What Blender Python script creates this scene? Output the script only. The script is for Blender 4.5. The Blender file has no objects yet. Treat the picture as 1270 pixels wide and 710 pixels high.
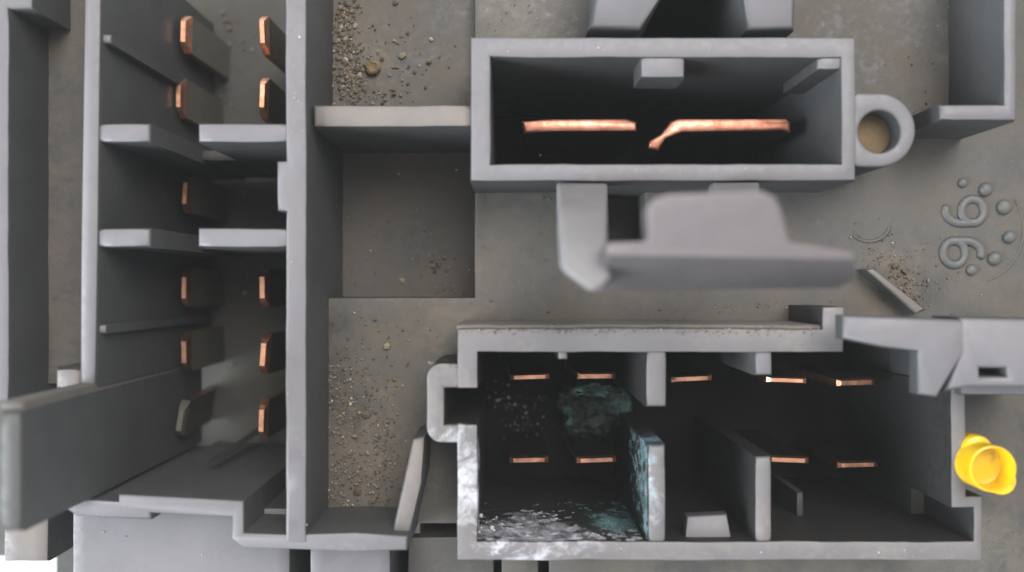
import bpy, bmesh, math, random
from mathutils import Vector, noise

random.seed(7)
# ------------------------------------------------------------------ measures
MM = 0.001
ZR = 40.0            # height of the rim plane over the bench, mm
H = 70.0             # camera height over the rim plane, mm
PX = 16.0            # picture pixels per mm on the rim plane (1270 wide)
CX, CY = 635.0, 355.0

# ------------------------------------------------------------------ camera, light
scene = bpy.context.scene
cam_data = bpy.data.cameras.new('camera')
cam = bpy.data.objects.new('camera', cam_data)
scene.collection.objects.link(cam)
cam.location = (0, 0, (ZR + H) * MM)
cam_data.sensor_width = 36.0
cam_data.lens = 36.0 * H * PX / 1270.0
cam_data.clip_start = 0.002
cam_data.clip_end = 20.0
cam_data.dof.use_dof = True
cam_data.dof.focus_distance = 77.0 * MM
cam_data.dof.aperture_fstop = cam_data.lens / 1.8
scene.camera = cam
scene.render.resolution_x = 1024
scene.render.resolution_y = 572

world = bpy.data.worlds.new('World')
scene.world = world
world.use_nodes = True
bg = world.node_tree.nodes['Background']
bg.inputs[0].default_value = (0.93, 0.96, 1.0, 1)
bg.inputs[1].default_value = 0.52

def area(name, loc, size, power, color):
    d = bpy.data.lights.new(name, 'AREA')
    d.shape = 'DISK'
    d.size = size
    d.energy = power
    d.color = color
    o = bpy.data.objects.new(name, d)
    scene.collection.objects.link(o)
    o.location = loc
    o.rotation_euler = (Vector((0, 0, 0.035)) - Vector(loc)).to_track_quat('-Z', 'Y').to_euler()
    return o
area('window_light', (-0.40, -0.12, 0.25), 0.30, 3.2, (0.88, 0.94, 1.0))
area('ceiling_light', (0.14, 0.30, 0.62), 0.46, 3.9, (1.0, 0.94, 0.89))

scene.cycles.caustics_reflective = False
vs = scene.view_settings
vs.view_transform = 'Standard'
vs.look = 'None'
vs.gamma = 1.0
vs.use_curve_mapping = False
vs.exposure = 0.70

# ------------------------------------------------------------------ helpers
def W(px, py, z, zref=None):
    """photograph pixel seen at height zref (mm over the rim plane) -> metres, placed at height z"""
    k = (H - (z if zref is None else zref)) / H / PX
    return Vector(((px - CX) * k * MM, (CY - py) * k * MM, (z + ZR) * MM))

def wobble(v, amp):
    n = noise.noise_vector(v * 260.0)
    n2 = noise.noise_vector(v * 900.0 + Vector((3, 7, 1)))
    return v + (n * 0.7 + n2 * 0.4) * amp * MM

def finish(name, bm, mat, parent, bevel=0.22, amp=0.075, seg=2, ang=38, label=None):
    for v in bm.verts:
        v.co = wobble(v.co, amp)
    bmesh.ops.recalc_face_normals(bm, faces=bm.faces)
    if bevel:
        zmin = min(v.co.z for v in bm.verts)
        es = [e for e in bm.edges if len(e.link_faces) == 2
              and e.calc_face_angle(0) > math.radians(50)
              and min(e.verts[0].co.z, e.verts[1].co.z) > zmin + 0.4 * MM]
        if es:
            bmesh.ops.bevel(bm, geom=es, offset=bevel * MM, segments=seg,
                            profile=0.5, affect='EDGES', clamp_overlap=True)
    me = bpy.data.meshes.new(name)
    bm.to_mesh(me)
    bm.free()
    me.shade_smooth()
    me.set_sharp_from_angle(angle=math.radians(ang))
    me.materials.append(mat)
    o = bpy.data.objects.new(name, me)
    scene.collection.objects.link(o)
    if parent is not None:
        o.parent = parent
    if label:
        o['label'] = label
    return o

def cells(name, rects, zt, zb, mat, parent=None, zref=None, step=1.1, **kw):
    """union of rectangles (picture pixels at zref) as one upright solid"""
    zr = zt if zref is None else zref
    k = (H - zr) / H / PX
    R = [((a - CX) * k, (CY - d) * k, (c - CX) * k, (CY - b) * k) for a, b, c, d in rects]
    def cuts(vals):
        vals = sorted(vals)
        out = [vals[0]]
        for v in vals[1:]:
            if v - out[-1] < 1e-4:
                continue
            n = max(1, int((v - out[-1]) / step))
            a = out[-1]
            for i in range(1, n + 1):
                out.append(a + (v - a) * i / n)
        return out
    xs = cuts([r[0] for r in R] + [r[2] for r in R])
    ys = cuts([r[1] for r in R] + [r[3] for r in R])
    full = set()
    for i in range(len(xs) - 1):
        for j in range(len(ys) - 1):
            mx, my = (xs[i] + xs[i + 1]) / 2, (ys[j] + ys[j + 1]) / 2
            if any(r[0] < mx < r[2] and r[1] < my < r[3] for r in R):
                full.add((i, j))
    bm = bmesh.new()
    vt = {}
    def vert(i, j, top):
        key = (i, j, top)
        if key not in vt:
            vt[key] = bm.verts.new((xs[i] * MM, ys[j] * MM, ((zt if top else zb) + ZR) * MM))
        return vt[key]
    for (i, j) in full:
        bm.faces.new([vert(i, j, 1), vert(i + 1, j, 1), vert(i + 1, j + 1, 1), vert(i, j + 1, 1)])
        bm.faces.new([vert(i, j + 1, 0), vert(i + 1, j + 1, 0), vert(i + 1, j, 0), vert(i, j, 0)])
        for (di, dj, a, b) in ((0, -1, (i, j), (i + 1, j)), (1, 0, (i + 1, j), (i + 1, j + 1)),
                               (0, 1, (i + 1, j + 1), (i, j + 1)), (-1, 0, (i, j + 1), (i, j))):
            if (i + di, j + dj) not in full:
                bm.faces.new([vert(*a, 0), vert(*b, 0), vert(*b, 1), vert(*a, 1)])
    return finish(name, bm, mat, parent, **kw)

def sheet(name, pts, thick, mat, parent=None, zb=None, **kw):
    """polygon of (px, py, z) corners given as seen, extruded straight down by thick mm or to zb"""
    bm = bmesh.new()
    top = [bm.verts.new(W(*p)) for p in pts]
    bot = []
    for v, p in zip(top, pts):
        z = (p[2] - thick if zb is None else zb)
        bot.append(bm.verts.new((v.co.x, v.co.y, (z + ZR) * MM)))
    bm.faces.new(top)
    bm.faces.new(bot[::-1])
    n = len(pts)
    for i in range(n):
        j = (i + 1) % n
        bm.faces.new([top[j], top[i], bot[i], bot[j]])
    return finish(name, bm, mat, parent, **kw)

def prism(name, poly, zt, zb, mat, parent=None, zref=None, **kw):
    zr = zt if zref is None else zref
    s = (H - zr) / (H - zt)
    pts = [(CX + (x - CX) * s, CY + (y - CY) * s, zt) for x, y in poly]
    return sheet(name, pts, 0, mat, parent, zb=zb, **kw)

# ------------------------------------------------------------------ materials
def nodes_of(name):
    m = bpy.data.materials.new(name)
    m.use_nodes = True
    nt = m.node_tree
    b = nt.nodes['Principled BSDF']
    return m, nt, b

def tex_noise(nt, scale, detail=6, rough=0.6, dist=0.0):
    n = nt.nodes.new('ShaderNodeTexNoise')
    n.inputs['Scale'].default_value = scale
    n.inputs['Detail'].default_value = detail
    n.inputs['Roughness'].default_value = rough
    n.inputs['Distortion'].default_value = dist
    g = nt.nodes.get('geo')
    if g is None:
        g = nt.nodes.new('ShaderNodeNewGeometry')
        g.name = 'geo'
    nt.links.new(g.outputs['Position'], n.inputs['Vector'])
    return n.outputs['Fac']

def ramp(nt, sock, stops):
    r = nt.nodes.new('ShaderNodeValToRGB')
    el = r.color_ramp.elements
    while len(el) < len(stops):
        el.new(0.5)
    for e, (p, c) in zip(el, stops):
        e.position = p
        e.color = (c[0], c[1], c[2], 1) if not isinstance(c, (int, float)) else (c, c, c, 1)
    nt.links.new(sock, r.inputs['Fac'])
    return r.outputs['Color']

def mix(nt, fac, a, b):
    m = nt.nodes.new('ShaderNodeMix')
    m.data_type = 'RGBA'
    for s, v in ((m.inputs[0], fac), (m.inputs[6], a), (m.inputs[7], b)):
        if isinstance(v, (tuple, list)):
            s.default_value = (*v, 1)
        elif isinstance(v, (int, float)):
            s.default_value = v
        else:
            nt.links.new(v, s)
    return m.outputs[2]

def math_node(nt, op, a, b=None, clamp=False):
    m = nt.nodes.new('ShaderNodeMath')
    m.operation = op
    m.use_clamp = clamp
    for s, v in ((m.inputs[0], a), (m.inputs[1], b)):
        if v is None:
            continue
        if isinstance(v, (int, float)):
            s.default_value = v
        else:
            nt.links.new(v, s)
    return m.outputs[0]

def bump(nt, b, sock, strength, dist):
    n = nt.nodes.new('ShaderNodeBump')
    n.inputs['Strength'].default_value = strength
    n.inputs['Distance'].default_value = dist * MM
    nt.links.new(sock, n.inputs['Height'])
    nt.links.new(n.outputs['Normal'], b.inputs['Normal'])

def blob(nt, centre, radius):
    """1 at a place in the scene falling to 0 at radius (a stain with its own place)"""
    g = nt.nodes['geo']
    d = nt.nodes.new('ShaderNodeVectorMath')
    d.operation = 'DISTANCE'
    nt.links.new(g.outputs['Position'], d.inputs[0])
    d.inputs[1].default_value = centre
    mr = nt.nodes.new('ShaderNodeMapRange')
    mr.inputs['From Min'].default_value = 0
    mr.inputs['From Max'].default_value = radius * MM
    mr.inputs['To Min'].default_value = 1
    mr.inputs['To Max'].default_value = 0
    nt.links.new(d.outputs['Value'], mr.inputs['Value'])
    return mr.outputs['Result']

def plastic(name, col, dust_col, dust_lo, dust_hi, rough=0.52, stains=(), lit_film=None, speck=(0.72, 0.78, 0.55)):
    m, nt, b = nodes_of(name)
    n1 = tex_noise(nt, 180, 7, 0.65)
    n2 = tex_noise(nt, 1500, 5, 0.7)
    n3 = tex_noise(nt, 5200, 2, 0.6)
    c = mix(nt, ramp(nt, n1, [(0.3, 0), (0.7, 1)]), tuple(x * 0.82 for x in col), tuple(x * 1.16 for x in col))
    # dust lies on faces that look up; their paler tone also carries painted light
    g = nt.nodes['geo']
    sep = nt.nodes.new('ShaderNodeSeparateXYZ')
    nt.links.new(g.outputs['Normal'], sep.inputs[0])
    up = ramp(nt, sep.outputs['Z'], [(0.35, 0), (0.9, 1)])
    if lit_film:
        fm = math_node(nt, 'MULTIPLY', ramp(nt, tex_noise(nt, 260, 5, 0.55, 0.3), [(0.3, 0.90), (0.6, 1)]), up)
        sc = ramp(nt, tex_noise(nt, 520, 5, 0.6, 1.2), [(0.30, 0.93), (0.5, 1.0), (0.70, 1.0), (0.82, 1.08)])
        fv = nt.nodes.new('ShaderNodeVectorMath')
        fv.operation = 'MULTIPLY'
        fv.inputs[0].default_value = lit_film
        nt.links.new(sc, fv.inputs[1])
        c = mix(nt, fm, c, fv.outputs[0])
    dm = math_node(nt, 'ADD', math_node(nt, 'MULTIPLY', n1, 0.65), math_node(nt, 'MULTIPLY', n2, 0.35))
    d = ramp(nt, dm, [(dust_lo, 0), (dust_hi, 1)])
    dm2 = math_node(nt, 'MULTIPLY', d, up)
    c = mix(nt, dm2, c, dust_col)
    # pale specks and scuffs
    sp = ramp(nt, n3, [(speck[0], 0), (speck[1], 1)])
    c = mix(nt, math_node(nt, 'MULTIPLY', sp, speck[2]), c, (0.30, 0.27, 0.22))
    for centre, radius, scol, gain in stains:
        bl = blob(nt, centre, radius)
        nn = tex_noise(nt, 420, 8, 0.72, 0.6)
        s = math_node(nt, 'MULTIPLY', bl, gain)
        s = math_node(nt, 'ADD', s, math_node(nt, 'MULTIPLY', math_node(nt, 'SUBTRACT', nn, 0.5), 2.6))
        s = ramp(nt, s, [(0.38, 0), (1.0, 1)])
        s = math_node(nt, 'MULTIPLY', s, ramp(nt, bl, [(0.0, 0), (0.15, 1)]))
        c = mix(nt, s, c, scol)
    nt.links.new(c, b.inputs['Base Color'])
    r = ramp(nt, n2, [(0.3, rough - 0.08), (0.7, rough + 0.14)])
    r2 = mix(nt, dm2, r, (0.85, 0.85, 0.85))
    nt.links.new(r2, b.inputs['Roughness'])
    b.inputs['Specular IOR Level'].default_value = 0.5
    h = math_node(nt, 'ADD', math_node(nt, 'MULTIPLY', n2, 0.7), math_node(nt, 'MULTIPLY', n3, 0.3))
    bump(nt, b, h, 0.25, 0.05)
    return m

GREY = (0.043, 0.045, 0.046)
LIT_FILM = (0.126, 0.122, 0.130)  # pale dusty tone of upward faces, with the rims' light painted in
M = {}
M['plastic'] = plastic('grey_plastic', GREY, (0.20, 0.18, 0.155), 0.58, 0.80, lit_film=LIT_FILM)
SHADED_BARE = (0.026, 0.027, 0.027)
M['shaded_bare'] = plastic('shaded_bare_plastic', SHADED_BARE, (0.06, 0.055, 0.045), 0.52, 0.74, 0.6)  # darker, without pale tops: shade on the inner ribs put into the colour
M['shade_black'] = plastic('shade_black_plastic', (0.007, 0.007, 0.006), (0.014, 0.012, 0.009), 0.54, 0.72, 0.7, speck=(0.75, 0.82, 0.1))  # near black: cavity shade painted into socket floors and blade sides
M['shade_black'].node_tree.nodes['Principled BSDF'].inputs['Specular IOR Level'].default_value = 0.12
M['pale'] = plastic('pale_dusty_edge', (0.19, 0.175, 0.16), (0.22, 0.19, 0.15), 0.45, 0.7, 0.7)
M['lever'] = plastic('dark_lever_plastic', GREY, (0.12, 0.11, 0.10), 0.55, 0.8, 0.6, lit_film=(0.058, 0.057, 0.056))
M['lever_end'] = plastic('dusty_lever_edge', (0.09, 0.084, 0.078), (0.12, 0.10, 0.085), 0.5, 0.7, 0.7)
M['dustlip'] = plastic('dust_caked_edge', (0.115, 0.105, 0.095), (0.15, 0.13, 0.11), 0.45, 0.7, 0.8)
M['rim_dusty'] = plastic('grey_plastic_dusty', GREY, (0.175, 0.15, 0.125), 0.42, 0.66, 0.5, lit_film=(0.122, 0.112, 0.110))
BR = (0.120, 0.096, 0.070)
M['floor'] = plastic('dust_covered_plastic', (0.040, 0.041, 0.039), (0.098, 0.086, 0.070), 0.42, 0.62, 0.5, lit_film=(0.050, 0.049, 0.046), speck=(0.62, 0.80, 0.24), stains=[
    (W(460, 560, -8.5), 11.0, BR, 0.75), (W(440, 60, -10.5), 10.0, BR, 0.7), (W(620, 300, -8.5), 9.0, (0.095, 0.083, 0.07), 0.5),
    (W(560, 410, -8.5), 10.0, BR, 0.6), (W(820, 392, -8.5), 12.0, (0.095, 0.083, 0.07), 0.5), (W(1110, 345, -8.5), 5.5, BR, 0.8),
    (W(640, 15, -8.5), 9.0, (0.11, 0.10, 0.088), 0.7), (W(1130, 70, -8.5), 8.0, (0.11, 0.105, 0.094), 0.6)])
M['arm'] = plastic('lit_latch_arm', (0.150, 0.147, 0.150), (0.18, 0.16, 0.15), 0.55, 0.8, 0.6, lit_film=(0.17, 0.165, 0.168))  # pale all over: overhead light on the arms is put into the colour
M['mauve'] = plastic('mauve_grey_plastic', (0.075, 0.068, 0.070), (0.19, 0.165, 0.15), 0.52, 0.8, 0.6, lit_film=(0.128, 0.113, 0.117))
M['floor_brown'] = plastic('brown_dirty_plastic', (0.045, 0.043, 0.039), (0.080, 0.067, 0.053), 0.42, 0.62, 0.6, speck=(0.62, 0.80, 0.2))
M['deep'] = plastic('shaded_deep_floor', (0.030, 0.030, 0.027), (0.055, 0.05, 0.036), 0.42, 0.62, 0.5)  # darkened plastic, the shade at the cavity bottom is painted in
M['digit'] = plastic('raised_plastic', (0.07, 0.072, 0.07), (0.12, 0.11, 0.09), 0.5, 0.75, 0.5, lit_film=(0.082, 0.085, 0.084))
white_st = (0.46, 0.47, 0.50)
blue_st = (0.10, 0.30, 0.34)
M['relay'] = plastic('shaded_plastic_with_efflorescence', (0.012, 0.012, 0.012), (0.20, 0.18, 0.15), 0.52, 0.76, 0.5, lit_film=(0.122, 0.116, 0.119), stains=[  # base near black: the socket's inner shade is in the wall colour; salt stains real
    (W(578, 620, 0), 8.5, white_st, 0.85),
    (W(660, 672, -3, 0), 8.5, (0.34, 0.35, 0.40), 0.80),
    (W(770, 672, -6, 0), 5.5, (0.10, 0.22, 0.23), 0.85),
    (W(640, 690, 0), 6.0, white_st, 0.55),
])
M['relay_divider'] = plastic('shaded_plastic_with_blue_corrosion', (0.012, 0.012, 0.012), (0.2, 0.18, 0.15), 0.55, 0.78, 0.5, lit_film=(0.122, 0.116, 0.119), stains=[  # same shade-darkened base as the socket walls, under real blue corrosion
    (W(803, 560, -3, 0), 6.5, (0.12, 0.20, 0.24), 0.7),
    (W(803, 600, -1, 0), 5.0, (0.33, 0.40, 0.44), 0.6),
])

def metal(name, col, dark):
    m, nt, b = nodes_of(name)
    n1 = tex_noise(nt, 700, 6, 0.65)
    n2 = tex_noise(nt, 3000, 4, 0.7)
    c = mix(nt, ramp(nt, n1, [(0.40, 0), (0.68, 1)]), col, dark)
    nt.links.new(c, b.inputs['Base Color'])
    b.inputs['Metallic'].default_value = 1.0
    nt.links.new(ramp(nt, n2, [(0.3, 0.30), (0.7, 0.52)]), b.inputs['Roughness'])
    bump(nt, b, n2, 0.3, 0.05)
    return m
M['copper'] = metal('copper', (0.93, 0.50, 0.33), (0.62, 0.27, 0.15))
M['copper_pink'] = metal('pink_copper', (0.64, 0.31, 0.22), (0.36, 0.13, 0.08))
M['copper_used'] = metal('used_copper', (0.60, 0.31, 0.20), (0.20, 0.10, 0.065))
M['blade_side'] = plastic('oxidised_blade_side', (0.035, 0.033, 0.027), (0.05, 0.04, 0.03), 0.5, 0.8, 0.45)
M['blade_olive'] = plastic('olive_lit_blade', (0.085, 0.083, 0.066), (0.05, 0.04, 0.03), 0.5, 0.8, 0.45)  # paler side with the left column's light painted in; also one grey tip
M['copper_dull'] = metal('tarnished_copper', (0.55, 0.30, 0.2), (0.22, 0.15, 0.11))

m, nt, b = nodes_of('yellow_plastic')
n1 = tex_noise(nt, 400, 5)
yc = mix(nt, ramp(nt, n1, [(0.35, 0), (0.7, 1)]), (0.66, 0.43, 0.006), (0.56, 0.34, 0.004))
yc = mix(nt, ramp(nt, tex_noise(nt, 1100, 6, 0.7), [(0.56, 0), (0.72, 0.6)]), yc, (0.22, 0.15, 0.03))
nt.links.new(yc, b.inputs['Base Color'])
b.inputs['Roughness'].default_value = 0.35
b.inputs['Subsurface Weight'].default_value = 0.0
b.inputs['Subsurface Radius'].default_value = (0.0012, 0.0008, 0.0003)
bump(nt, b, tex_noise(nt, 2500, 3), 0.25, 0.06)
M['yellow'] = m

m, nt, b = nodes_of('tan_mud')
n1 = tex_noise(nt, 900, 6, 0.7)
nt.links.new(mix(nt, n1, (0.10, 0.07, 0.035), (0.20, 0.15, 0.08)), b.inputs['Base Color'])
b.inputs['Roughness'].default_value = 0.9
bump(nt, b, n1, 0.8, 0.2)
M['mud'] = m

def grain_mat(name, stops):
    m, nt, b = nodes_of(name)
    g = nt.nodes.new('ShaderNodeNewGeometry')
    g.name = 'geo'
    c = ramp(nt, g.outputs['Random Per Island'], stops)
    nt.links.new(c, b.inputs['Base Color'])
    b.inputs['Roughness'].default_value = 0.8
    return m
M['sand'] = grain_mat('sand_grain', [(0.0, (0.05, 0.038, 0.025)), (0.5, (0.11, 0.085, 0.056)), (0.85, (0.17, 0.135, 0.095)), (1.0, (0.32, 0.28, 0.22))])
M['clump'] = grain_mat('dirt_clump', [(0.0, (0.05, 0.038, 0.026)), (0.6, (0.11, 0.085, 0.056)), (1.0, (0.20, 0.17, 0.12))])
M['flake'] = grain_mat('white_salt_flake', [(0.0, (0.10, 0.105, 0.11)), (0.5, (0.22, 0.23, 0.25)), (1.0, (0.5, 0.52, 0.55))])
M['blueflake'] = grain_mat('blue_salt_flake', [(0.0, (0.05, 0.16, 0.17)), (0.5, (0.12, 0.33, 0.36)), (1.0, (0.38, 0.55, 0.58))])

m, nt, b = nodes_of('verdigris')
n1 = tex_noise(nt, 420, 8, 0.7, 0.8)
n2 = tex_noise(nt, 1500, 4, 0.7)
c = ramp(nt, n1, [(0.36, (0.010, 0.013, 0.010)), (0.50, (0.022, 0.04, 0.034)), (0.57, (0.08, 0.19, 0.17)), (0.66, (0.07, 0.085, 0.055)), (0.78, (0.3, 0.33, 0.29))])
nt.links.new(c, b.inputs['Base Color'])
b.inputs['Roughness'].default_value = 0.5
bump(nt, b, n2, 0.9, 0.25)
M['verdigris'] = m

m, nt, b = nodes_of('white_bench')
n1 = tex_noise(nt, 60, 5)
nt.links.new(mix(nt, n1, (0.78, 0.78, 0.77), (0.86, 0.86, 0.85)), b.inputs['Base Color'])
b.inputs['Roughness'].default_value = 0.6
M['bench'] = m

# ------------------------------------------------------------------ the surface below
bm = bmesh.new()
bmesh.ops.create_grid(bm, x_segments=4, y_segments=4, size=0.13)
bench = finish('bench_surface', bm, M['bench'], None, bevel=0, amp=0)
bench['kind'] = 'structure'
bench['label'] = 'white bench surface under the fuse box'

# ------------------------------------------------------------------ fuse box
box = bpy.data.objects.new('fuse_box', None)
scene.collection.objects.link(box)
box.empty_display_size = 0.01
box['label'] = 'grey plastic vehicle fuse box with copper blades, dust and corrosion'
box['category'] = 'fuse box'
P, FL = M['plastic'], M['floor']
ZB = -40.0

# base plate with its levels
base = cells('base_plate', [(-80, -140, 1500, 690), (70, 600, 1500, 900)], -27, ZB + 0.02, M['deep'], box, zref=-27, step=6, bevel=0)
cells('floor_panel', [(583, -90, 795, 48), (978, -90, 1400, 48), (1052, 40, 1400, 232), (583, 218, 740, 410),
      (740, 300, 1400, 410), (820, 218, 1400, 310),
      (1190, 400, 1400, 900), (376, 371, 536, 686), (530, 371, 592, 456), (490, 545, 572, 686), (376, 680, 508, 700),
      (490, 704, 610, 900), (620, 692, 672, 900), (686, 692, 1300, 900)],
      -8.5, -26.5, FL, base, zref=0, step=3.2, amp=0.12, bevel=0.2)
cells('slot_shade_slab', [(740, -320, 1010, 44)], -25.5, -26.9, M['shade_black'], base, zref=0, step=4, bevel=0)  # added black slab that makes the gap between the posts look dark
cells('floor_panel', [(376, -90, 586, 150)], -10.5, -26.5, FL, base, zref=0, step=3, amp=0.12, bevel=0)
cells('floor_panel', [(376, 148, 588, 374)], -15.0, -26.5, M['floor_brown'], base, zref=0, step=3, amp=0.12, bevel=0)
cells('floor_panel', [(735, 210, 830, 310)], -14.0, -26.5, M['floor_brown'], base, zref=0, step=3, bevel=0)
cells('floor_panel', [(-60, -90, 108, 486)], -6.0, -26.5, FL, base, zref=0, step=3, bevel=0)
# lower shelves
cells('front_panel', [(89, 630, 360, 800)], -6.0, -26.5, P, base, zref=-6, bevel=0.3)
cells('front_panel', [(384, 676, 484, 800)], -6.0, -26.5, P, base, zref=-6, bevel=0.3)
cells('corner_block', [(4, 630, 60, 697)], -9.0, -26.5, M['rim_dusty'], base, zref=-9, bevel=0.3)

# ------------------------------------------------------------------ long terminal housing
hous = cells('terminal_housing', [(354, -90, 380, 674), (343, 200, 358, 262)], 0, -26, P, box, bevel=0.35)
prism('end_wall', [(77, 630), (102, 619), (146, 622), (146, 613), (302, 621), (302, 661), (360, 663), (440, 661), (506, 664),
      (505, 684), (440, 685), (301, 680), (287, 669), (287, 642), (187, 637), (187, 645), (95, 641)], -0.1, -24, P, hous, bevel=0.35)
prism('side_wall', [(104, -90), (127, -90), (124, 100), (121, 300), (119, 480), (97, 480), (99, 300), (102, 100)], 0.1, -26, P, hous, bevel=0.4)
cells('raised_side_wall', [(94, 486, 118.5, 615)], 10.6, -24, M['lever'], hous, zref=0, bevel=0.5)
cells('wall_end', [(92, 477, 118.2, 487)], 10.4, -24, M['lever_end'], hous, zref=0, bevel=0.25)
cells('nub', [(66, 456, 103, 484)], -0.6, -7, M['rim_dusty'], hous, bevel=0.6)
sheet('diagonal_wall', [(484, 668, -1.2), (512, 545, -2.2), (528, 540, -2.2), (523, 600, -1.8), (507, 672, -1.2)], 0, M['rim_dusty'], hous, zb=-10, bevel=0.3)
for y in (153, 283):
    cells('rib', [(118, y, 186, y + 24)], -0.15, -25, P, hous, bevel=0.3)
    cells('rib', [(245, y, 358, y + 24)], -0.15, -25, P, hous, bevel=0.3)
    cells('low_rib', [(180, y + 4, 252, y + 20)], -12, -25, M['shaded_bare'], hous, zref=0, bevel=0.3)
cells('guide_rib', [(118, 42, 137, 54)], -0.4, -25, P, hous, bevel=0.25)
cells('guide_rib', [(114, 403, 131, 414)], -0.4, -25, P, hous, bevel=0.25)
sheet('key_rib', [(256, 573, -9), (268, 573, -9), (330, 532, -22), (316, 532, -22)], 2.0, M['shaded_bare'], hous, bevel=0.25)
cells('outer_wall', [(-60, -90, 11, 500), (-60, -90, 41, 11)], 0.0, -12, P, box, bevel=0.4)
cells('cross_wall', [(388, 130, 590, 158)], -1.2, -16, M['rim_dusty'], box, bevel=0.35)

# ------------------------------------------------------------------ blades
def blade_mesh(name, w, t, L, tip=0.9, nar=0.66):
    bm = bmesh.new()
    lv = [(-L, w / 2, t / 2), (-tip, w / 2, t / 2), (-tip * 0.35, w / 2 * (nar + 0.2), t / 2 * 0.92), (0, w / 2 * nar, t / 2 * 0.62)]
    loops = []
    for z, hw, ht in lv:
        loops.append([bm.verts.new((x * MM, y * MM, z * MM)) for x, y in ((-ht, -hw), (ht, -hw), (ht, hw), (-ht, hw))])
    for a, b_ in zip(loops, loops[1:]):
        for i in range(4):
            j = (i + 1) % 4
            bm.faces.new([a[i], a[j], b_[j], b_[i]])
    bm.faces.new(loops[-1])
    bm.faces.new(loops[0][::-1])
    bmesh.ops.recalc_face_normals(bm, faces=bm.faces)
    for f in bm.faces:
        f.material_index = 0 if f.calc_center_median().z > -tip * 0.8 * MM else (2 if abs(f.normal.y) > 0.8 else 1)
    me = bpy.data.meshes.new(name)
    bm.to_mesh(me)
    bm.free()
    return me

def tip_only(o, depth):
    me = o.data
    me.materials.append(M['shade_black'])
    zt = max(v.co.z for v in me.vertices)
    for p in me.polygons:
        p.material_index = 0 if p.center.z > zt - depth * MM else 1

def blade(me, px, py, z, mat, parent, rot=0.0, tilt=(0, 0), side='blade_side'):
    o = bpy.data.objects.new('terminal_blade', me.copy())
    o.data.materials.append(mat)
    o.data.materials.append(M[side])
    o.data.materials.append(M['copper_dull'])
    scene.collection.objects.link(o)
    o.location = W(px, py, z)
    o.rotation_euler = (tilt[0], tilt[1], rot)
    o.scale = (random.uniform(0.88, 1.12), random.uniform(0.93, 1.06), 1.0)
    o.parent = parent
    return o
bl = blade_mesh('terminal_blade', 3.8, 0.70, 12, 1.3, 0.55)
for i, (px, py) in enumerate([(227, 39), (221, 119), (229, 240), (228, 357), (228, 437)]):
    blade(bl, px, py, -15, M['copper'] if i < 4 else M['copper_dull'], hous, math.radians(random.uniform(-4, 4)), (0, math.radians(random.uniform(-2, 2))), 'blade_olive')
blade(bl, 223, 522, -15.5, M['blade_olive'], hous, math.radians(-9), (0, math.radians(5)), 'blade_side')
for i, (px, py) in enumerate([(325, 40), (325, 119), (325, 357), (326, 440), (324, 522)]):
    blade(bl, px, py, -13, M['copper'], hous, math.radians(random.uniform(-5, 4)), (0, math.radians(random.uniform(-2, 2))))

# ------------------------------------------------------------------ wide two-blade socket
sock = cells('wide_blade_socket', [(583, 46, 1062, 72), (583, 46, 609, 225), (583, 203, 1062, 225), (1043, 46, 1062, 225)], 0, -26, P, box, bevel=0.3)
cells('socket_floor', [(600, 60, 1050, 215)], -24, -26.9, M['shade_black'], sock, zref=0, bevel=0, step=4)
cells('key_tab', [(794, 60, 850, 97)], -0.25, -4, P, sock, bevel=0.35)
cells('corner_key', [(1014, 66, 1050, 87)], -0.25, -9, P, sock, bevel=0.35)
# ear with a screw hole
bm = bmesh.new()
N = 48
rings = {}
for zi, z in enumerate((-0.15, -9.0)):
    for ri in range(2):
        L = []
        for i in range(N):
            a = 2 * math.pi * i / N
            c, s = math.cos(a), math.sin(a)
            if ri == 0:
                x, y = 1092 + 26 * c, 163 + 26 * s
            elif c >= -0.05:
                x, y = 1092 + 45 * c, 161 + 46 * s
            else:
                k = min(34 / -c, 46 / abs(s) if abs(s) > 1e-4 else 1e9)
                x, y = 1092 + k * c, 161 + k * s
            L.append(bm.verts.new(W(x, y, z, 0)))
        rings[zi, ri] = L
for i in range(N):
    j = (i + 1) % N
    for q in ((rings[0, 0], rings[0, 1]), (rings[0, 1], rings[1, 1]), (rings[1, 1], rings[1, 0]), (rings[1, 0], rings[0, 0])):
        bm.faces.new([q[0][i], q[0][j], q[1][j], q[1][i]])
ear = finish('mounting_ear', bm, P, sock, bevel=0.3, amp=0.06, ang=50)
def disc(name, px, py, z, r, mat, parent, h=0.3, seg=32, zref=None, dome=0.0):
    bm = bmesh.new()
    bmesh.ops.create_cone(bm, cap_ends=True, segments=seg, radius1=r * MM, radius2=r * MM, depth=h * MM)
    bmesh.ops.translate(bm, verts=bm.verts, vec=W(px, py, z, zref) - Vector((0, 0, h * MM / 2)))
    return finish(name, bm, mat, parent, bevel=0.06, amp=0.03)
disc('screw_hole_bottom', 1092, 163, -2.2, 1.66, M['mud'], sock, zref=0)
big = [(645, 148), (655, 147), (780, 147), (790, 150), (790, 164), (780, 166), (655, 166), (645, 163)]
tip_only(prism('terminal_blade', [(646, 150), (682, 147), (776, 147), (790, 150), (790, 163), (776, 163), (684, 163), (650, 166)], -7.0, -26, M['copper_pink'], sock, bevel=0.25), 0.6)
tip_only(prism('terminal_blade', [(832, 150), (842, 147), (975, 147), (981, 151), (981, 165), (970, 162), (845, 164), (826, 172), (817, 187), (804, 184), (806, 174), (820, 166)],
      -7.0, -26, M['copper_pink'], sock, bevel=0.25), 0.6)
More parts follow.
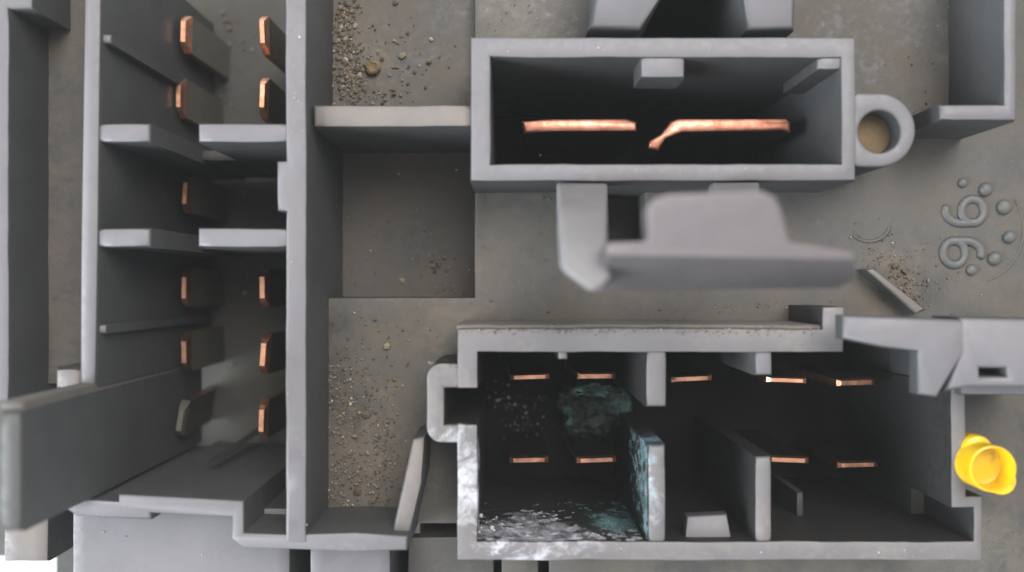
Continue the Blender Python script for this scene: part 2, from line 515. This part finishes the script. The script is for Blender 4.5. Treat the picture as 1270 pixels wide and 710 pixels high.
# posts beyond the wide socket
sheet('post', [(729, 37, -1.5), (795, 37, -1.5), (826, -12, -0.5), (828, -90, -0.5), (738, -90, -0.5), (739, -5, -0.5)], 0, P, box, zb=-26, bevel=0.4)
sheet('post', [(926, 38, -1.5), (986, 38, -1.5), (990, -90, -0.5), (921, -90, -0.5), (922, -5, -0.5)], 0, P, box, zb=-26, bevel=0.4)

cells('slot_light_block', [(815, -95, 935, -60)], -1.0, -26, P, box, zref=0, bevel=0.2)  # added wall out of view, keeps overhead light out of the slot
# ------------------------------------------------------------------ latch clip
def az(y):
    return -0.8 + (y - 226) * 0.115
def folded(name, polys, thick, mat, parent, **kw):
    """several flat polygons that share corners, thickened downwards"""
    bm = bmesh.new()
    tv, bv = {}, {}
    cnt = {}
    for poly in polys:
        for p in poly:
            if p not in tv:
                tv[p] = bm.verts.new(W(*p))
                bv[p] = bm.verts.new(tv[p].co - Vector((0, 0, thick * MM)))
        bm.faces.new([tv[p] for p in poly])
        bm.faces.new([bv[p] for p in poly[::-1]])
        for a, b_ in zip(poly, poly[1:] + poly[:1]):
            cnt[frozenset((a, b_))] = cnt.get(frozenset((a, b_)), 0) + 1
    for poly in polys:
        for a, b_ in zip(poly, poly[1:] + poly[:1]):
            if cnt[frozenset((a, b_))] == 1:
                bm.faces.new([tv[b_], tv[a], bv[a], bv[b_]])
    return finish(name, bm, mat, parent, **kw)
A, B, C, D = (752, 300, 16.0), (804, 299, 16.2), (980, 300, 16.2), (1060, 312, 15.6)
A2, D2 = (752, 316, 16.0), (1063, 322, 15.4)
latch = folded('latch_clip', [
    [B, (803, 258, 17.4), (812, 246, 17.6), (830, 240, 17.7), (945, 236, 17.7), (962, 244, 17.6), (970, 258, 17.4), C],
    [A, B, C, D, D2, A2],
    [A2, D2, (1066, 346, 12.2), (1040, 358, 11.0), (744, 361, 11.0)]], 2.4, M['mauve'], box, bevel=0.3, seg=3)
folded('arm', [[(692, 226, -0.8), (755, 226, -0.8), (754, 296, 13.0), (694, 292, 13.0)],
               [(694, 292, 13.0), (754, 296, 13.0), (758, 345, 15.0), (742, 362, 15.2), (732, 360, 15.2), (697, 334, 14.6)]], 2.6, M['arm'], latch, bevel=0.4, seg=3)
folded('arm', [[(886, 226, -0.8), (944, 226, -0.8), (946, 258, 15.0), (888, 258, 15.0)]], 2.0, M['arm'], latch, bevel=0.3)

# ------------------------------------------------------------------ relay socket
RL = M['relay']
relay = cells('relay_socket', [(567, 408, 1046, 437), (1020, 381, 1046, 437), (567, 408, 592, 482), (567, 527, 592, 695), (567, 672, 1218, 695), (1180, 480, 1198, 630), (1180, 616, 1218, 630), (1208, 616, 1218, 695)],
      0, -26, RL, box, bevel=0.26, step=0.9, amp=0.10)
arcs = lambda cx, cy, r, a0, a1: [(cx + r * math.cos(math.radians(a0 + (a1 - a0) * i / 6)), cy + r * math.sin(math.radians(a0 + (a1 - a0) * i / 6))) for i in range(7)]
prism('notch_wall', [(588, 451), (588, 482), (551, 482), (551, 527), (588, 527), (588, 550)] + arcs(548, 530, 20, 90, 180) + arcs(548, 470, 20, 180, 270), -0.12, -26, RL, relay, bevel=0.3)
cells('dusty_lip', [(566, 403, 1022, 409.5)], -0.35, -8.4, M['dustlip'], relay, zref=0, bevel=0.2, amp=0.14)
cells('socket_floor', [(585, 400, 1230, 690)], -23.5, -26.9, M['shade_black'], relay, zref=0, bevel=0, step=4)
cells('divider', [(801, 432, 827, 505)], -0.2, -25, RL, relay, bevel=0.3)
cells('divider', [(803, 552, 826, 678)], -0.2, -25, M['relay_divider'], relay, bevel=0.35)
cells('divider', [(936, 566, 958, 678)], -0.2, -25, RL, relay, bevel=0.35)
cells('guide_rib', [(692, 430, 704, 446)], -0.3, -25, RL, relay, bevel=0.2)
cells('guide_rib', [(936, 430, 958, 466)], -0.3, -25, P, relay, bevel=0.25)
sheet('ramp_tab', [(852, 640, -1.6), (902, 638, -1.6), (910, 684, -1.2), (848, 684, -1.2)], 1.2, P, relay, bevel=0.2)
cells('guide_rib', [(1028, 640, 1038, 690)], -8, -25, M['shaded_bare'], relay, zref=0, bevel=0.2)
br = blade_mesh('terminal_blade', 3.45, 0.56, 15, 0.6, 0.80)
hz = math.radians(90)
for i, (px, py) in enumerate([(657, 468), (740, 467), (858, 470), (976, 472), (1062, 475)]):
    blade(br, px, py, -9.5, M['copper_used'] if i != 3 else M['copper'], relay, hz + math.radians(random.uniform(-3, 3)), (math.radians(random.uniform(-2, 2)), 0), 'shade_black')
for i, (px, py) in enumerate([(656, 571), (740, 571), (978, 571), (1064, 577)]):
    blade(br, px, py, -9.5, M['copper_used'], relay, hz + math.radians(random.uniform(-2.5, 2.5)), (math.radians(random.uniform(-2, 2)), 0), 'shade_black')

# bracket over the relay socket's corner
def prism_hole(name, outer, hole, zt, zb, mat, parent, **kw):
    bm = bmesh.new()
    es = []
    for loop in (outer, hole):
        vs_ = [bm.verts.new(W(x, y, zt)) for x, y in loop]
        es += [bm.edges.new((vs_[i], vs_[(i + 1) % len(vs_)])) for i in range(len(vs_))]
    bmesh.ops.triangle_fill(bm, edges=es, use_beauty=True)
    r = bmesh.ops.extrude_face_region(bm, geom=list(bm.faces))
    for v in r['geom']:
        if isinstance(v, bmesh.types.BMVert):
            v.co.z = (zb + ZR) * MM
    return finish(name, bm, mat, parent, **kw)
brk = prism('bracket', [(1046, 391), (1197, 397), (1197, 438), (1163, 493), (1140, 490), (1140, 437), (1096, 432), (1046, 421)], 5.0, 3.4, P, box, bevel=0.35)
prism_hole('side_arm', [(1190, 394), (1340, 397), (1340, 478), (1262, 480), (1204, 480), (1172, 486), (1192, 440)], [(1216, 457), (1250, 457), (1250, 468), (1216, 468)], 4.93, 0.6, P, brk, bevel=0.3)
cells('support', [(1184, 420, 1320, 488)], 1.0, -12, P, brk, zref=0, bevel=0.3)
# corner wall and details on the plate
cells('corner_wall', [(1245, -90, 1262, 150), (1166, 129, 1262, 150)], 0.3, -12, P, box, bevel=0.4)
sheet('floor_lip', [(1072, 334, -6.5), (1084, 333, -6.5), (1150, 384, -6.5), (1136, 390, -6.5)], 4, M['rim_dusty'], base, bevel=0.25)

def stroke(name, pts, z, r, parent, mat, closed=False):
    bm = bmesh.new()
    K = 8
    loops = []
    n = len(pts)
    P3 = [W(x, y, z) for x, y in pts]
    for i, p in enumerate(P3):
        a = P3[(i - 1) % n] if (closed or i) else p
        b_ = P3[(i + 1) % n] if (closed or i < n - 1) else p
        t = (b_ - a).normalized()
        side = Vector((-t.y, t.x, 0))
        e = 0.75 if (not closed and i in (0, n - 1)) else 1.0
        loops.append([bm.verts.new(p + side * math.cos(2 * math.pi * k / K) * r * e * MM + Vector((0, 0, math.sin(2 * math.pi * k / K) * r * e * 0.8 * MM))) for k in range(K)])
    for i in range(n if closed else n - 1):
        A, B = loops[i], loops[(i + 1) % n]
        for k in range(K):
            bm.faces.new([A[k], A[(k + 1) % K], B[(k + 1) % K], B[k]])
    if not closed:
        bm.faces.new(loops[0][::-1])
        bm.faces.new(loops[-1])
    return finish(name, bm, mat, parent, bevel=0, amp=0.05, ang=80)

def digit_nine(flip, ox, oy, name):
    # drawn upright in a 0..1 box, then turned a quarter so that 'up' points to picture right
    pts = []
    for i in range(15):      # tail, from the foot round the side to the loop
        a = math.radians(-115 + 115 * i / 14)
        pts.append((0.5 + 0.36 * math.cos(a), 0.42 + 0.40 * math.sin(a)))
    for i in range(1, 24):
        a = math.radians(0 + 360 * i / 23)
        pts.append((0.5 + 0.36 * math.cos(a), 0.70 + 0.28 * math.sin(a)))
    out = []
    for u, v in pts:
        if flip:
            u, v = 1 - u, 1 - v
        out.append((ox + v * 50, oy + u * 42))
    return stroke(name, out, -8.5, 0.40, base, M['digit'])
digit_nine(False, 1171, 241, 'raised_digit')
digit_nine(True, 1168, 293, 'raised_digit')
for x, y, r in ((1194, 227, .42), (1222, 235, .62), (1245, 257, .66), (1252, 294, .56), (1234, 321, .62), (1205, 335, .5)):
    bm = bmesh.new()
    bmesh.ops.create_uvsphere(bm, u_segments=14, v_segments=8, radius=r * MM)
    bmesh.ops.scale(bm, vec=(1, 1, 0.75), verts=bm.verts)
    bmesh.ops.translate(bm, verts=bm.verts, vec=W(x, y, -8.4))
    finish('raised_dot', bm, M['digit'], base, bevel=0, amp=0.08, ang=80)
arc = [(1207 + 62 * math.cos(math.radians(a)), 285 + 66 * math.sin(math.radians(a))) for a in range(-35, 75, 6)]
stroke('raised_arc', arc, -8.55, 0.16, base, FL)
arc = [(1078 + 26 * math.cos(math.radians(a)), 276 + 24 * math.sin(math.radians(a))) for a in range(10, 150, 10)]
stroke('raised_arc', arc, -8.55, 0.2, base, FL)

# ------------------------------------------------------------------ yellow plug
plug = bpy.data.objects.new('yellow_plug', None)
scene.collection.objects.link(plug)
plug.empty_display_size = 0.003
plug.location = W(1226, 578, -8.5, -1.5)
plug['label'] = 'yellow plastic plug with hollow cup and oval flange beside the relay socket'
plug['category'] = 'plug'
def keep(o):
    o.matrix_parent_inverse = plug.matrix_world.inverted()
bpy.context.view_layer.update()
pts = []
for i in range(40):
    a = 2 * math.pi * i / 40
    d = Vector((math.cos(a), math.sin(a)))
    ax = Vector((0.62, 0.78))
    cc = Vector((1229, 578)) + ax * (24 if d.dot(ax) > 0 else -24)
    pts.append((cc.x + d.x * 18.5, cc.y + d.y * 18.5))
keep(prism('flange', pts, 0.5, -0.8, M['yellow'], plug, bevel=0.3, amp=0.10))
bm = bmesh.new()
PLUG_UP = 1.4
prof = [(1.0, -8.5 - PLUG_UP), (1.0, -3.2), (1.85, -3.2), (1.90, 0.7), (1.86, 0.9), (1.74, 0.95), (1.66, 0.8), (1.54, -0.66), (1.2, -0.74), (0.5, -0.70), (0.0, -0.68)]
c0 = W(1228, 581, 1.9)
NS = 40
prev = None
for r, z in prof:
    ring = [bm.verts.new((c0.x + 0.94 * r * MM * math.cos(2 * math.pi * k / NS), c0.y + 0.94 * r * MM * math.sin(2 * math.pi * k / NS), (z + PLUG_UP + ZR) * MM)) for k in range(NS)] if r else [bm.verts.new((c0.x, c0.y, (z + PLUG_UP + ZR) * MM))]
    if prev:
        for k in range(NS):
            if len(ring) == 1:
                bm.faces.new([prev[k], prev[(k + 1) % NS], ring[0]])
            else:
                bm.faces.new([prev[k], prev[(k + 1) % NS], ring[(k + 1) % NS], ring[k]])
    prev = ring
keep(finish('cup', bm, M['yellow'], plug, bevel=0, amp=0.06, ang=40))

# ------------------------------------------------------------------ added thin volume standing in for lens veil
bm = bmesh.new()
bmesh.ops.create_cube(bm, size=1.0)
bmesh.ops.scale(bm, vec=(0.30, 0.30, 0.135), verts=bm.verts)
bmesh.ops.translate(bm, vec=(0, 0, 0.0525), verts=bm.verts)
me = bpy.data.meshes.new('lens_veil')
bm.to_mesh(me)
bm.free()
hm = bpy.data.materials.new('lens_veil_volume')
hm.use_nodes = True
hm.node_tree.nodes.remove(hm.node_tree.nodes['Principled BSDF'])
pv = hm.node_tree.nodes.new('ShaderNodeVolumePrincipled')
pv.inputs['Color'].default_value = (0.93, 0.94, 0.93, 1)
pv.inputs['Density'].default_value = 0.14
hm.node_tree.links.new(pv.outputs[0], hm.node_tree.nodes['Material Output'].inputs['Volume'])
me.materials.append(hm)
lens_veil = bpy.data.objects.new('lens_veil', me)
scene.collection.objects.link(lens_veil)
lens_veil['kind'] = 'stuff'
lens_veil['label'] = 'added thin volume, milky lens veil over the whole fuse box'
lens_veil['category'] = 'lens_veil'

# ------------------------------------------------------------------ loose dirt
_b = bmesh.new()
bmesh.ops.create_icosphere(_b, subdivisions=1, radius=1.0)
_b.verts.index_update()
ICO_V = [tuple(v.co) for v in _b.verts]
ICO_F = [tuple(v.index for v in f.verts) for f in _b.faces]
_b.free()
def grains(name, spots, mat, label, cat, smin=0.05, smax=0.17, flat=0.7, parent=None):
    verts, faces = [], []
    for (x, y, sx, sy, n, z) in spots:
        for _ in range(n):
            px, py = random.gauss(x, sx), random.gauss(y, sy)
            s = smin + (smax - smin) * random.random() ** 4.0
            c = W(px, py, z) + Vector((0, 0, s * 0.2 * MM))
            q = Vector((random.uniform(.6, 1.3), random.uniform(.6, 1.3), flat * random.uniform(.7, 1.2)))
            k = len(verts)
            a = random.uniform(0, 6.28)
            ca, sa = math.cos(a), math.sin(a)
            for t in ICO_V:
                f = random.uniform(0.75, 1.2) * s * MM
                tx, ty = t[0] * q.x * f, t[1] * q.y * f
                verts.append((c.x + tx * ca - ty * sa, c.y + tx * sa + ty * ca, c.z + t[2] * q.z * f))
            faces += [(i + k, j + k, l + k) for i, j, l in ICO_F]
    me = bpy.data.meshes.new(name)
    me.from_pydata(verts, [], faces)
    me.materials.append(mat)
    o = bpy.data.objects.new(name, me)
    scene.collection.objects.link(o)
    o['kind'] = 'stuff'
    o['label'] = label
    o['category'] = cat
    return o
grains('sand_grains', [(428, 45, 8, 45, 792, -10.4), (436, 95, 14, 18, 360, -10.4), (460, 118, 22, 8, 108, -10.4), (480, 70, 25, 30, 84, -10.4), (520, 60, 40, 40, 48, -10.4)],
       M['sand'], 'tan sand grains heaped in the dusty channel above the cross wall', 'sand', 0.025, 0.24)
grains('sand_grains', [(422, 520, 15, 50, 1008, -8.4), (450, 480, 28, 34, 384, -8.4), (440, 610, 30, 22, 624, -8.4), (478, 565, 14, 40, 480, -8.4), (500, 420, 50, 30, 72, -8.4)],
       M['sand'], 'sand grains spread over the floor beside the diagonal wall', 'sand', 0.02, 0.15)
grains('sand_grains', [(428, 260, 6, 60, 190, -14.9), (535, 318, 22, 18, 130, -14.9), (500, 300, 50, 45, 90, -14.9), (555, 358, 16, 4, 60, -14.9), (470, 330, 40, 20, 33, -14.9)],
       M['sand'], 'few brown grains in the sunken square pocket', 'sand', 0.02, 0.12)
grains('sand_grains', [(1100, 325, 18, 14, 216, -8.4), (1125, 355, 16, 12, 240, -8.4), (1160, 340, 30, 22, 96, -8.4), (1080, 300, 25, 25, 48, -8.4), (1145, 138, 8, 6, 48, -8.4)],
       M['sand'], 'sand grains gathered along the slanted lip near the raised digits', 'sand', 0.02, 0.12)
grains('sand_grains', [(x, 410, 26, 3, 67, 0.02) for x in range(600, 1030, 48)] + [(545, 455, 12, 4, 48, 0.02)],
       M['sand'], 'fine dust grains lying along the top rim of the relay socket', 'sand', 0.025, 0.10)
grains('sand_grains', [(285, 70, 12, 40, 96, -26.8), (300, 250, 8, 30, 62, -26.8), (300, 370, 6, 40, 48, -26.8), (270, 230, 8, 12, 28, -26.8)],
       M['sand'], 'pale grit at the bottom of the long terminal housing', 'sand', 0.06, 0.24)
grains('sand_grains', [(660, 120, 400, 200, 0, -8.4), (650, 300, 60, 50, 96, -8.4), (850, 385, 120, 8, 144, -8.4), (1120, 60, 50, 50, 72, -8.4), (655, 20, 40, 20, 60, -8.4),
                       (1230, 660, 20, 20, 48, -8.4)],
       M['sand'], 'scattered specks of grit on the open plate around the sockets', 'sand', 0.025, 0.10)
grains('dirt_clumps', [(455, 500, 26, 50, 26, -8.35), (440, 610, 26, 16, 14, -8.35), (480, 80, 26, 26, 10, -10.35), (540, 320, 12, 10, 8, -14.85), (1120, 350, 14, 12, 10, -8.35)],
       M['clump'], 'larger brown dirt clumps lying among the fine sand', 'dirt', 0.10, 0.38)
# one curled crumb
bm = bmesh.new()
bmesh.ops.create_icosphere(bm, subdivisions=3, radius=0.68 * MM)
for v in bm.verts:
    d = v.co.normalized()
    rr = math.hypot(d.x, d.y)
    v.co = Vector((v.co.x, v.co.y, v.co.z * (0.75 if rr > 0.45 else 0.35))) * (1 + 0.22 * noise.noise(d * 2.3))
    v.co += W(462, 84, -10.1)
crumb = finish('dirt_crumb', bm, M['mud'], None, bevel=0, amp=0.05, ang=60)
crumb['label'] = 'round dry mud crumb among the sand above the cross wall'
crumb['category'] = 'crumb'

# ------------------------------------------------------------------ corrosion in the relay socket
def crust(name, origin, eu, ev, en, lu, lv, mask, mat, label, thick=0.45, scale=900.0, cat='corrosion', nu=110, nv=70):
    """rugged sheet on a surface; it sinks into the surface where the crust is missing"""
    bm = bmesh.new()
    g = []
    for i in range(nu + 1):
        row = []
        for j in range(nv + 1):
            u, v = i / nu, j / nv
            p = origin + eu * (u * lu * MM) + ev * (v * lv * MM)
            h = noise.fractal(p * scale, 0.7, 2.1, 6) * 0.95 + mask(u, v)
            edge = min(u, 1 - u, v, 1 - v) * 12
            h = min(h, edge - 0.25)
            row.append(bm.verts.new(p + en * (max(-0.5, min(h, 1.2)) * thick * MM)))
        g.append(row)
    for i in range(nu):
        for j in range(nv):
            q = [g[i][j], g[i + 1][j], g[i + 1][j + 1], g[i][j + 1]]
            bm.faces.new(q)
    me = bpy.data.meshes.new(name)
    bm.normal_update()
    bm.to_mesh(me)
    bm.free()
    me.materials.append(mat)
    o = bpy.data.objects.new(name, me)
    scene.collection.objects.link(o)
    o['kind'] = 'stuff'
    o['label'] = label
    o['category'] = cat
    return o
X, Y, Z = Vector((1, 0, 0)), Vector((0, 1, 0)), Vector((0, 0, 1))

def crust_mat(name, stops, sc=700):
    m, nt, b = nodes_of(name)
    n1 = tex_noise(nt, sc, 8, 0.7, 0.5)
    nt.links.new(ramp(nt, n1, stops), b.inputs['Base Color'])
    b.inputs['Roughness'].default_value = 0.8
    bump(nt, b, tex_noise(nt, 2600, 4, 0.7), 0.8, 0.2)
    return m
M['whitecrust'] = crust_mat('white_salt_crust', [(0.33, (0.05, 0.052, 0.058)), (0.5, (0.16, 0.165, 0.185)), (0.66, (0.42, 0.43, 0.46))])
M['bluecrust'] = crust_mat('blue_salt_crust', [(0.33, (0.02, 0.032, 0.034)), (0.5, (0.045, 0.085, 0.09)), (0.62, (0.11, 0.18, 0.20)), (0.75, (0.30, 0.36, 0.38))])
# inner face of the bottom wall (x from 592 to 803)
o0 = W(590, 672, -13, 0) + Vector((0, 0.00002, 0))
crust('salt_crust', o0, X, Z, Y, 13.2, 12.8, lambda u, v: -0.75 + 0.95 * v - 0.2 * abs(u - 0.35) * 2, M['whitecrust'],
      'white salt crust on the inner bottom wall of the relay socket', 0.22, 1300.0)
o1 = W(715, 672, -13, 0) + Vector((0, 0.00004, 0))
crust('salt_crust', o1, X, Z, Y, 5.3, 10.0, lambda u, v: -0.72 + 0.45 * u + 0.2 * v, M['bluecrust'],
      'blue green salt crust on the bottom wall where it meets the corroded divider', 0.22, 1300.0)
o2 = W(803, 676, -11, 0) - Vector((0.00002, 0, 0))
crust('salt_crust', o2, Y, Z, -X, 7.6, 10.7, lambda u, v: -0.85 + 0.55 * v + 0.3 * u, M['bluecrust'],
      'blue corrosion crust on the face of the lower divider in the relay socket', 0.22, 1300.0)
# lump grown round the blades
bm = bmesh.new()
for (px, py, z, rx, ry) in ((739, 508, -19.5, 2.6, 2.1), (714, 500, -19.2, 1.7, 1.2), (764, 500, -19.4, 1.4, 1.8), (724, 528, -20.5, 2.0, 1.2), (744, 484, -12.6, 1.9, 0.6)):
    r = bmesh.ops.create_icosphere(bm, subdivisions=5, radius=1.0)
    c = W(px, py, z)
    for v in r['verts']:
        d = v.co.normalized()
        k = 1 + 0.50 * noise.fractal(d * 2.0 + Vector((px, py, 0)), 0.75, 2.1, 6)
        zz = d.z * (1.1 if d.z > 0 else 12.0)
        v.co = c + Vector((d.x * rx * k, d.y * ry * k, zz * k)) * MM
for v in bm.verts:
    v.co.z = max(v.co.z, (-26.5 + ZR) * MM)
cr = finish('corrosion_lump', bm, M['verdigris'], None, bevel=0, amp=0.05, ang=180)
cr['label'] = 'blue green corrosion lump between the blades of the relay socket'
cr['category'] = 'corrosion'
grains('salt_flakes', [(640, 505, 24, 16, 130, -20), (660, 540, 18, 14, 60, -20), (600, 660, 6, 12, 40, -2)],
       M['flake'], 'small grey salt flakes around the blades in the notched corner of the relay socket', 'salt crust', 0.03, 0.16, 0.5)
grains('dust_specks', [(368, 120, 6, 90, 26, 0.04), (367, 480, 6, 110, 40, 0.04), (820, 213, 130, 5, 14, 0.04), (820, 58, 130, 5, 20, 0.04), (890, 684, 160, 5, 40, 0.04), (220, 680, 80, 18, 26, -5.95), (440, 672, 30, 6, 12, 0.0)],
       M['flake'], 'tiny white specks clinging to the socket rims and front ledge', 'dust', 0.02, 0.09, 0.5)
def flake(px, py, z, r, a0, a1, label):
    bm = bmesh.new()
    rows = []
    n = 12
    c = W(px, py, z)
    for i in range(n + 1):
        a = math.radians(a0 + (a1 - a0) * i / n)
        w = 0.34 * math.sin(math.pi * (0.08 + 0.84 * i / n)) + 0.05
        rows.append([bm.verts.new(c + Vector((math.cos(a) * (r + d * w), math.sin(a) * (r + d * w), h + 0.25 * math.sin(a * 2))) * MM)
                     for d, h in ((-1, 0.15), (0, 0.3), (1, 0.0), (0, -0.15))])
    for p, q in zip(rows, rows[1:]):
        for k in range(4):
            bm.faces.new([p[k], p[(k + 1) % 4], q[(k + 1) % 4], q[k]])
    bm.faces.new(rows[0][::-1])
    bm.faces.new(rows[-1])
    o = finish('broken_flake', bm, M['whitecrust'], None, bevel=0, amp=0.06, ang=60)
    o['label'] = label
    o['category'] = 'flake'
flake(718, 496, -17.6, 1.0, 20, 150, 'pale curved flake on the corrosion by the relay blade near the guide rib')
flake(752, 494, -17.6, 0.7, -60, 70, 'small pale broken flake on the corrosion next to the upper divider stub')
